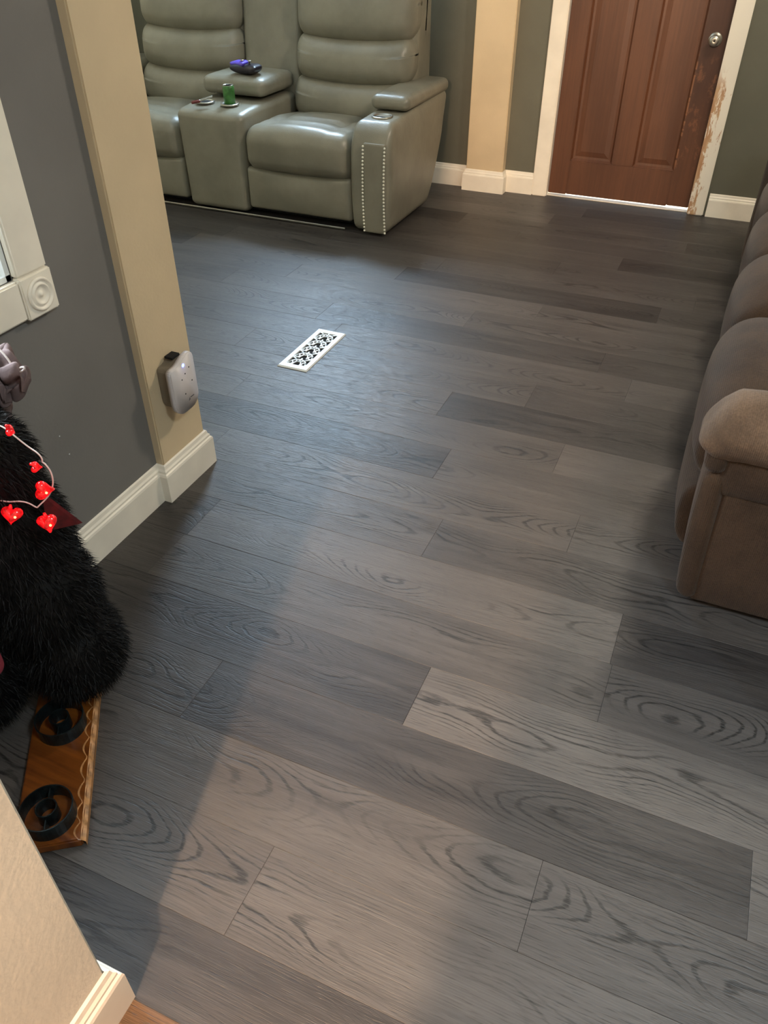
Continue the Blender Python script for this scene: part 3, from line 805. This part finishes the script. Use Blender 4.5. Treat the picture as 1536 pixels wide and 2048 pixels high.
body = blob('plush_body', [
    ((-1.165, .785, .40), (.122, .130, .22), 0),      # torso
    ((-1.165, .775, .60), (.115, .115, .11), 0),      # chest to neck
    ((-1.215, .700, .74), (.115, .120, .10), 0),      # head, out of frame
    ((-1.075, .790, .14), (.100, .105, .115), 0),     # near foot
    ((-1.205, .640, .15), (.095, .10, .13), 0),       # other foot
    ((-1.115, .790, .28), (.112, .110, .15), 0),
    ((-1.115, .755, .45), (.048, .050, .14), .1),     # arm
])
bo = new_obj('body', body, M['fur'], pl, True)
# the pile: thousands of thin blades that follow the body
rf = random.Random(5); body.calc_loop_triangles()
tris = [t for t in body.loop_triangles]; areas = [t.area for t in tris]
vs = []; fs = []
for t in rf.choices(tris, weights=areas, k=26000):
    a, b_, c_ = [body.vertices[i].co for i in t.vertices]; u, v = rf.random(), rf.random()
    if u+v > 1: u, v = 1-u, 1-v
    p = a+(b_-a)*u+(c_-a)*v; n = t.normal
    d = (n*.9+Vector((rf.uniform(-.5, .5), rf.uniform(-.5, .5), -.55+rf.uniform(-.35, .3)))).normalized()
    ln = rf.uniform(.014, .030); sd = d.cross(Vector((rf.uniform(-1, 1), rf.uniform(-1, 1), rf.uniform(-1, 1)))).normalized()*.0009
    mid = p+d*ln*.55; tip = p+d*ln+Vector((0, 0, -.25*ln))
    if tip.z < .002: tip.z = .002
    k = len(vs); vs += [p-sd, p+sd, mid+sd*.7, mid-sd*.7, tip]
    fs += [[k, k+1, k+2, k+3], [k+3, k+2, k+4]]
fm = new_obj('fur', me('fur', vs, fs), M['fur'], pl); fm['kind'] = 'stuff'
def px(u, v, y):   # helper used while laying out: point on the plane at depth y
    q = Rm @ Vector(((u-768)/1564.668, -(v-1024)/1564.668, -1)); t = y/q.y
    return Vector((0, 0, H))+q*t
# dark red felt point below the lights
fa, fb, ft = px(84, 992, .80), px(96, 1062, .80), px(158, 1048, .835)
bk_ = Vector((.004, .006, 0))
new_obj('felt_point', fixn(me('felt', [fa, fb, ft, fa+bk_, fb+bk_, ft+bk_], [[0, 2, 1], [3, 4, 5], [0, 3, 5, 2], [2, 5, 4, 1], [1, 4, 3, 0]])), M['darkred'], pl)['label'] = 'dark red felt point'

# ---------------------------------------------------------------- string of red heart lights
sl = empty('string_lights', (-1.0, .80, .60), 'white-wired string of small glowing red heart lights draped over the black plush', 'string lights')
cable_px = [(-40, 842, .79), (0, 849, .79), (22, 866, .79), (55, 893, .80), (76, 906, .80), (85, 918, .80), (84, 924, .80), (90, 927, .80), (103, 944, .80), (107, 964, .80), (104, 978, .80), (99, 990, .80), (88, 1002, .79), (76, 1013, .78), (74, 1016, .78), (58, 1006, .77), (40, 1002, .76), (18, 1004, .75), (0, 1001, .74), (-30, 994, .72)]
new_obj('cable', tube('cable', [px(*q) for q in cable_px], .0014, 8), M['cord_white'], sl, True)
def heart_mesh(s, thick):
    n = 28; vs = []; fs = []
    ring = []
    for i in range(n):
        t = 2*math.pi*i/n
        x = 16*math.sin(t)**3/16; y = (13*math.cos(t)-5*math.cos(2*t)-2*math.cos(3*t)-math.cos(4*t))/16
        ring.append((x, y))
    lv = [(.0, 1.0), (.35, .95), (.65, .75), (.85, .5), (1.0, .22)]
    L_ = [(-z, r) for z, r in reversed(lv)]+lv[1:]
    for z, r in L_:
        for (x, y) in ring: vs.append((x*r*s, z*thick, y*r*s))
    for j in range(len(L_)-1):
        for i in range(n): fs.append([j*n+i, j*n+(i+1) % n, (j+1)*n+(i+1) % n, (j+1)*n+i])
    fs.append(list(range(n))); fs.append([(len(L_)-1)*n+i for i in range(n)])
    return fixn(me('heart', vs, fs))
def place(m, loc, rot):
    mm = Matrix.Translation(loc) @ Matrix.Rotation(rot[2], 4, 'Z') @ Matrix.Rotation(rot[1], 4, 'Y') @ Matrix.Rotation(rot[0], 4, 'X'); m.transform(mm); return m
hearts = ((20, 862, .775, .0105, (.2, .5, -1.0)), (72, 934, .785, .0105, (0, -1.2, 1.1)), (87, 980, .785, .0185, (.2, -1.3, .9)), (24, 1029, .735, .0185, (-.3, .25, .5)), (95, 1045, .755, .0185, (-.3, -.2, .4)))
for (u, v, y, s, rot) in hearts:
    p = px(u, v, y)
    ho = new_obj('heart_light', place(heart_mesh(s, s*.62), p, rot), M['red_glow'], sl, True)
    new_obj('light_cap', place(lathe('cap', [(.003, 0), (.0035, .004), (.002, .009), (.0004, .0092)], 10), p+Vector((0, 0, s*.62)), rot), M['red_glow'], ho, True)
    if s > .015:
        to_cam = (Vector((0, 0, H))-p).normalized()
        for k in (-1, 1):
            b = bmesh.new(); bmesh.ops.create_icosphere(b, subdivisions=2, radius=.0022); m = bpy.data.meshes.new('core'); b.to_mesh(m); b.free()
            q = p+to_cam*s*.66+Vector((k*.005, 0, -.005)); m.transform(Matrix.Translation(q)); new_obj('led', m, M['hot'], ho, True)
red = point('red_string_glow', tuple(px(60, 1010, .72)), .03, .12, (1, .06, .05))

# ---------------------------------------------------------------- mauve cloth bow and pink plush at the frame edge
mv = empty('cloth_bow', tuple(px(-10, 760, .93)), 'mauve-grey folded cloth bow with pale edge hanging above the black plush', 'bow')
def petal(x, y, z, u, v, w):
    z += .014*math.sin(u*5+v*3)+.010*math.sin(v*7)
    y += .012*math.sin(w*4+u*3)
    return (x, y, z)
c0 = px(10, 745, .93)
new_obj('loop', place(rbox('loop', -.055, .042, -.028, .028, -.034, .034, (.022, .02, .022), 4, 8, petal), c0, (0, .45, .3)), M['mauve'], mv, True)
c1 = px(-2, 800, .92)
new_obj('tail', place(rbox('tail', -.035, .016, -.014, .014, -.040, .034, (.012, .012, .015), 4, 8, petal), c1, (0, .2, .2)), M['mauve'], mv, True)
new_obj('knot', place(rbox('knot', -.03, .03, -.02, .02, -.02, .02, .015, 4, 5, petal), px(-14, 775, .90), (0, .2, .2)), M['mauve'], mv, True)
new_obj('edge_piping', tube('pip', [px(-10, 690, .925), px(12, 712, .922), px(24, 732, .92), px(36, 737, .92), (px(48, 733, .918)), px(49, 741, .918), px(38, 744, .918)], .0019, 8), M['mauve_light'], mv, True)['label'] = 'pale piped edge'
pk = px(-14, 1335, .60)
pp = new_obj('pink_ball', rbox('pk', pk.x-.040, pk.x+.008, pk.y-.03, pk.y+.03, max(0, pk.z-.034), pk.z+.034, .026, 5, 4), M['pink'], None, True)
tag(pp, 'pink soft ball half hidden at the left edge beside the black plush', 'ball')
